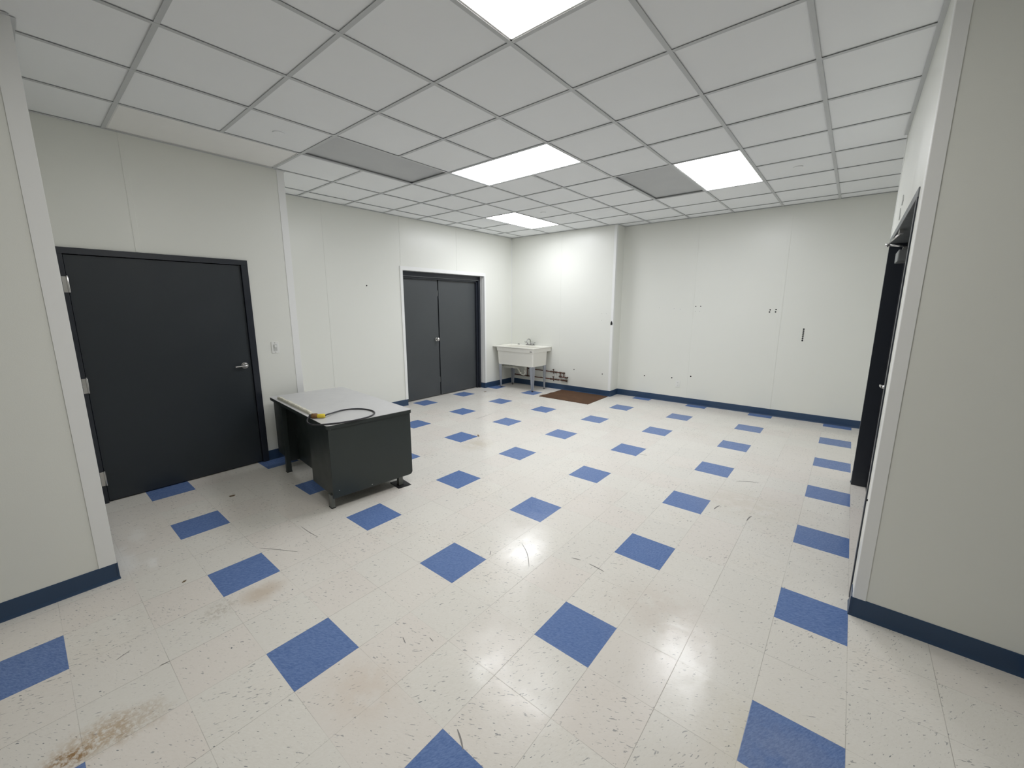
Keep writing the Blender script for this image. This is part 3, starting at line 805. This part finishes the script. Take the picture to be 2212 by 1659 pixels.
def sleg(cx_, cy_, dx, dy, tx, ty):
    """angle leg: corner line from (cx,cy,.5) to (tx,ty,.02), flanges along dx and dy"""
    mb = MB(); th = 0.003; zt = 0.49; wt, wb = 0.082, 0.036
    for ax in (0, 1):
        def c(px, py, z, w, t):
            if ax == 0: return [(px, py, z), (px + dx * w, py, z), (px + dx * w, py + dy * t, z), (px, py + dy * t, z)]
            return [(px, py, z), (px, py + dy * w, z), (px + dx * t, py + dy * w, z), (px + dx * t, py, z)]
        mb.hexa(c(tx, ty, 0.022, wb, th), c(cx_, cy_, zt, wt, th))
    lo = spart(mb, 'leg', M_LEG)
    ft = MB(); ft.cyl((tx + dx * 0.016, ty + dy * 0.016, 0.004), (tx + dx * 0.016, ty + dy * 0.016, 0.05), 0.006, n=10)
    ft.cyl((tx + dx * 0.016, ty + dy * 0.016, 0.0), (tx + dx * 0.016, ty + dy * 0.016, 0.010), 0.020, 0.016, n=16)
    spart(ft, 'leg_foot', M_PUTTY, lo)
sleg(-3.505, 4.752, -1, 1, -3.525, 4.785)
sleg(-4.362, 4.752, 1, 1, -4.345, 4.785)
sleg(-3.505, 5.205, -1, -1, -3.515, 5.19)
sleg(-4.362, 5.205, 1, -1, -4.352, 5.19)
# faucet
fc = thing('faucet', 'chrome two-handle faucet on the back rim of the laundry sink', 'faucet', (-3.955, 5.282, SZ))
mb = MB(); mb.box(-0.105, 0.105, -0.024, 0.024, 0, 0.016, 0.006); mb.build('base', M_POLISH, fc)
mb = MB(); mb.cyl((0, 0, 0.01), (0, 0, 0.045), 0.014, 0.010)
mb.tube([(0, 0, 0.04), (0, 0, 0.09), (-0.004, -0.012, 0.118), (-0.012, -0.040, 0.130), (-0.018, -0.075, 0.120), (-0.022, -0.095, 0.098), (-0.024, -0.10, 0.078)], 0.0085, 14, 2)
mb.build('spout', M_POLISH, fc)
for s in (-1, 1):
    mb = MB(); mb.cyl((s * 0.075, 0, 0.012), (s * 0.075, 0, 0.045), 0.016, 0.012)
    mb.tube([(s * 0.068, 0, 0.046), (s * 0.095, -0.008, 0.050), (s * 0.125, -0.018, 0.060)], 0.007, 12, 1)
    mb.sphere((s * 0.128, -0.019, 0.061), 0.009)
    mb.build('handle', M_POLISH, fc)
mb = MB(); mb.cyl((0.034, 0.0, 0.01), (0.040, -0.006, 0.075), 0.005, n=12); mb.sphere((0.041, -0.007, 0.080), 0.008)
mb.build('lift_rod', M_POLISH, fc)
mb = MB(); mb.cyl((-4.262, 5.285, SZ), (-4.262, 5.285, SZ + 0.010), 0.024, 0.020, 24); mb.cyl((-4.262, 5.285, SZ + 0.009), (-4.262, 5.285, SZ + 0.018), 0.006, n=12)
o = mb.build('sink_stopper', M_CLOSER); tag(o, 'small grey sink stopper lying on the back rim left of the faucet', 'stopper')
# drain trap
yT = 5.05
mb = MB(); mb.cyl((-3.905, yT, 0.44), (-3.905, yT, 0.486), 0.040, 0.045, 24); mb.cyl((-3.905, yT, 0.405), (-3.905, yT, 0.44), 0.030, n=20); spart(mb, 'drain_body', M_PVC)
mb = MB(); mb.tube([(-3.905, yT, 0.41), (-3.905, yT, 0.330), (-3.910, yT, 0.285), (-3.950, yT, 0.262), (-4.000, yT, 0.272), (-4.040, yT, 0.310), (-4.075, yT, 0.365), (-4.110, yT, 0.392), (-4.165, yT, 0.398), (-4.22, yT, 0.395)], 0.021, 16, 2); spart(mb, 'trap_bend', M_PVC)
mb = MB(); mb.cyl((-4.20, yT, 0.396), (-4.509, yT, 0.386), 0.0225, n=18); mb.cyl((-4.16, yT, 0.398), (-4.21, yT, 0.396), 0.030, n=20); spart(mb, 'drain_arm', M_PVC)
for z, x in ((0.335, -3.905),):
    mb = MB(); mb.cyl((x, yT, z), (x, yT, z + 0.03), 0.029, n=20); spart(mb, 'slip_nut', M_PVC)
mb = MB(); mb.cyl((-4.012, yT, 0.283), (-4.034, yT, 0.305), 0.029, n=20); spart(mb, 'slip_nut', M_PVC)

# copper pipes on the wall behind the sink
wp = thing('water_pipes', 'two tarnished copper water pipes with valves along the wall beside the sink', 'pipes')
yP = 5.318
def pipe(pts, r=0.0095, name='pipe', mat=M_COPPER, k=0): return MB().tube(pts, r, 12, k).build(name, mat, wp)
pipe([(-4.47, yP, 0.192), (-3.11, yP, 0.196)])
pipe([(-4.05, yP, 0.352), (-3.165, yP, 0.338)])
pipe([(-4.052, yP, 0.20), (-4.052, yP, 0.352), (-4.052, yP, 0.47)], 0.0085)
pipe([(-3.90, yP, 0.352), (-3.90, yP - 0.01, 0.49)], 0.0085)
pipe([(-3.247, yP, 0.340), (-3.247, yP, 0.262)])
pipe([(-3.160, yP, 0.338), (-3.160, yP, 0.262)])
pipe([(-3.255, yP, 0.262), (-3.085, yP, 0.255)], 0.0105)
def fitting(x, z, w=0.022, r=0.017): return MB().cyl((x - w, yP, z), (x + w, yP, z), r, n=14).build('pipe_fitting', M_BRASS, wp)
for x, z in ((-4.30 + 0.12, 0.193), (-4.052, 0.195), (-3.455, 0.194), (-3.34, 0.195), (-3.30, 0.195), (-3.19, 0.196), (-3.12, 0.196),
             (-3.455, 0.343), (-3.34, 0.341), (-3.247, 0.340), (-3.165, 0.338), (-3.247, 0.262), (-3.10, 0.256)): fitting(x, z)
for z in (0.194, 0.342):
    mb = MB(); mb.sphere((-3.40, yP, z), 0.022); mb.cyl((-3.40, yP, z), (-3.40, yP - 0.012, z + 0.052), 0.007, n=10)
    mb.cyl((-3.40, yP - 0.010, z + 0.046), (-3.40, yP - 0.013, z + 0.056), 0.017, n=16)
    mb.cyl((-3.40, yP, z), (-3.40, yP, z - 0.036), 0.008, n=10)
    mb.build('valve', M_BRASS, wp)
mb = MB(); mb.sphere((-3.100, yP - 0.004, 0.197), 0.026, (1, 0.7, 1)); mb.build('hose_bib', M_BRASS, wp)
mb = MB(); mb.cyl((-3.075, yP - 0.002, 0.262), (-3.068, yP - 0.004, 0.275), 0.011, n=12); mb.build('pipe_cap', M_BRASS, wp)
mb = MB(); mb.cyl((-4.19 + 0.0, yP, 0.193), (-4.19, yP - 0.014, 0.225), 0.009, n=10); mb.build('valve_stem', M_BRASS, wp)
mb = MB(); mb.box(-3.362, -3.346, yP + 0.010, yP + 0.030, 0.235, 0.345); mb.build('wall_bracket', M_PLATE, wp)
for x in (-3.72, -4.40):
    mb = MB(); mb.box(x - 0.008, x + 0.008, yP + 0.004, YB0, 0.184, 0.204); mb.build('pipe_clip', M_BRASS, wp)
for x in (-3.62,):
    mb = MB(); mb.box(x - 0.008, x + 0.008, yP + 0.004, YB0, 0.336, 0.356); mb.build('pipe_clip', M_BRASS, wp)

# ---------------------------------------------------------------- brown carpet mat
mt_ = MB()
poly = []
cs_ = [(-3.215, 4.556), (-2.206, 4.560), (-2.222, 5.335), (-3.205, 5.325)]
for (p, q), amp in zip(zip(cs_, cs_[1:] + cs_[:1]), (0.002, 0.002, 0.003, 0.012)):
    for k in range(12):
        t = k / 12
        nx, ny = (q[1] - p[1]), -(q[0] - p[0]); ln = math.hypot(nx, ny)
        e = random.uniform(-amp, amp) if k else 0
        poly.append((p[0] + (q[0] - p[0]) * t + nx / ln * e, p[1] + (q[1] - p[1]) * t + ny / ln * e))
mt_.prism(poly, 0.0, 0.007)
o = mt_.build('carpet_mat', M_CARPET); tag(o, 'dark brown rectangular carpet remnant on the floor right of the sink', 'mat')

# ---------------------------------------------------------------- marks on the floor (parts of it)
def ribbon(pts, w, mat, name='scuff_mark'):
    mb = MB(); P_ = [Vector((x, y, 0.0006)) for x, y in pts]
    for _ in range(2):
        q = [P_[0]]
        for a, b in zip(P_, P_[1:]): q += [a * 0.75 + b * 0.25, a * 0.25 + b * 0.75]
        q.append(P_[-1]); P_ = q
    L, Rr = [], []
    for i, p in enumerate(P_):
        d = (P_[min(i + 1, len(P_) - 1)] - P_[max(0, i - 1)]).normalized(); n = Vector((-d.y, d.x, 0))
        ww = w * (0.15 + 0.85 * math.sin(PI * (i + 0.3) / (len(P_) - 0.4)))
        L.append(mb.bm.verts.new(p + n * ww)); Rr.append(mb.bm.verts.new(p - n * ww))
    for i in range(len(P_) - 1): mb.bm.faces.new([L[i], L[i + 1], Rr[i + 1], Rr[i]])
    mb.build(name, mat, floor)
SC = [
 ([(-1.966, -0.287), (-1.833, -0.286), (-1.723, -0.274)], 0.0022), ([(-1.898, -0.598), (-1.783, -0.523), (-1.65, -0.448)], 0.0022),
 ([(-0.543, 0.598), (-0.442, 0.533), (-0.345, 0.419)], 0.0022), ([(-0.187, 0.677), (-0.128, 0.694)], 0.004),
 ([(-0.069, 0.692), (-0.01, 0.690), (0.044, 0.682)], 0.0035), ([(0.046, -0.575), (0.082, -0.591), (0.119, -0.614)], 0.0035),
 ([(0.365, 1.987), (0.372, 2.044), (0.387, 2.087)], 0.005), ([(0.387, 2.705), (0.472, 2.775), (0.561, 2.809)], 0.004),
 ([(0.607, 1.95), (0.612, 2.018), (0.624, 2.056)], 0.005), ([(-0.392, -0.351), (-0.358, -0.356)], 0.0018),
 ([(-0.498, -0.435), (-0.454, -0.451)], 0.0022), ([(-3.04, 2.705), (-3.033, 2.877), (-3.062, 3.098)], 0.004),
 ([(-0.605, 2.827), (-0.52, 2.841)], 0.005), ([(-1.225, -1.255), (-1.222, -1.237), (-1.22, -1.218)], 0.0022),
 ([(-1.419, -1.38), (-1.431, -1.359), (-1.445, -1.323)], 0.0018), ([(-0.651, 0.394), (-0.621, 0.351)], 0.0025)]
for pts_, w_ in SC: ribbon(pts_, w_, M_SCUFF)
def spot(x, y, rx, ry, mat, rot=0.0, name='floor_spot'):
    mb = MB(); n = 14; vs = []
    for k in range(n):
        t = 2 * PI * k / n; e = random.uniform(0.75, 1.15)
        a, b = rx * math.cos(t) * e, ry * math.sin(t) * e
        vs.append(mb.bm.verts.new((x + a * math.cos(rot) - b * math.sin(rot), y + a * math.sin(rot) + b * math.cos(rot), 0.0007)))
    mb.bm.faces.new(vs); mb.build(name, mat, floor)
spot(-2.947, -0.442, 0.020, 0.026, M_GRIME)
spot(-1.867, -1.022, 0.010, 0.016, M_GRIME, 0.6)
spot(-4.262, 4.234, 0.022, 0.030, M_GRIME)
spot(-2.46, 2.16, 0.012, 0.045, M_GRIME, 0.9)
spot(-2.515, 2.10, 0.010, 0.02, M_GRIME, 0.3)
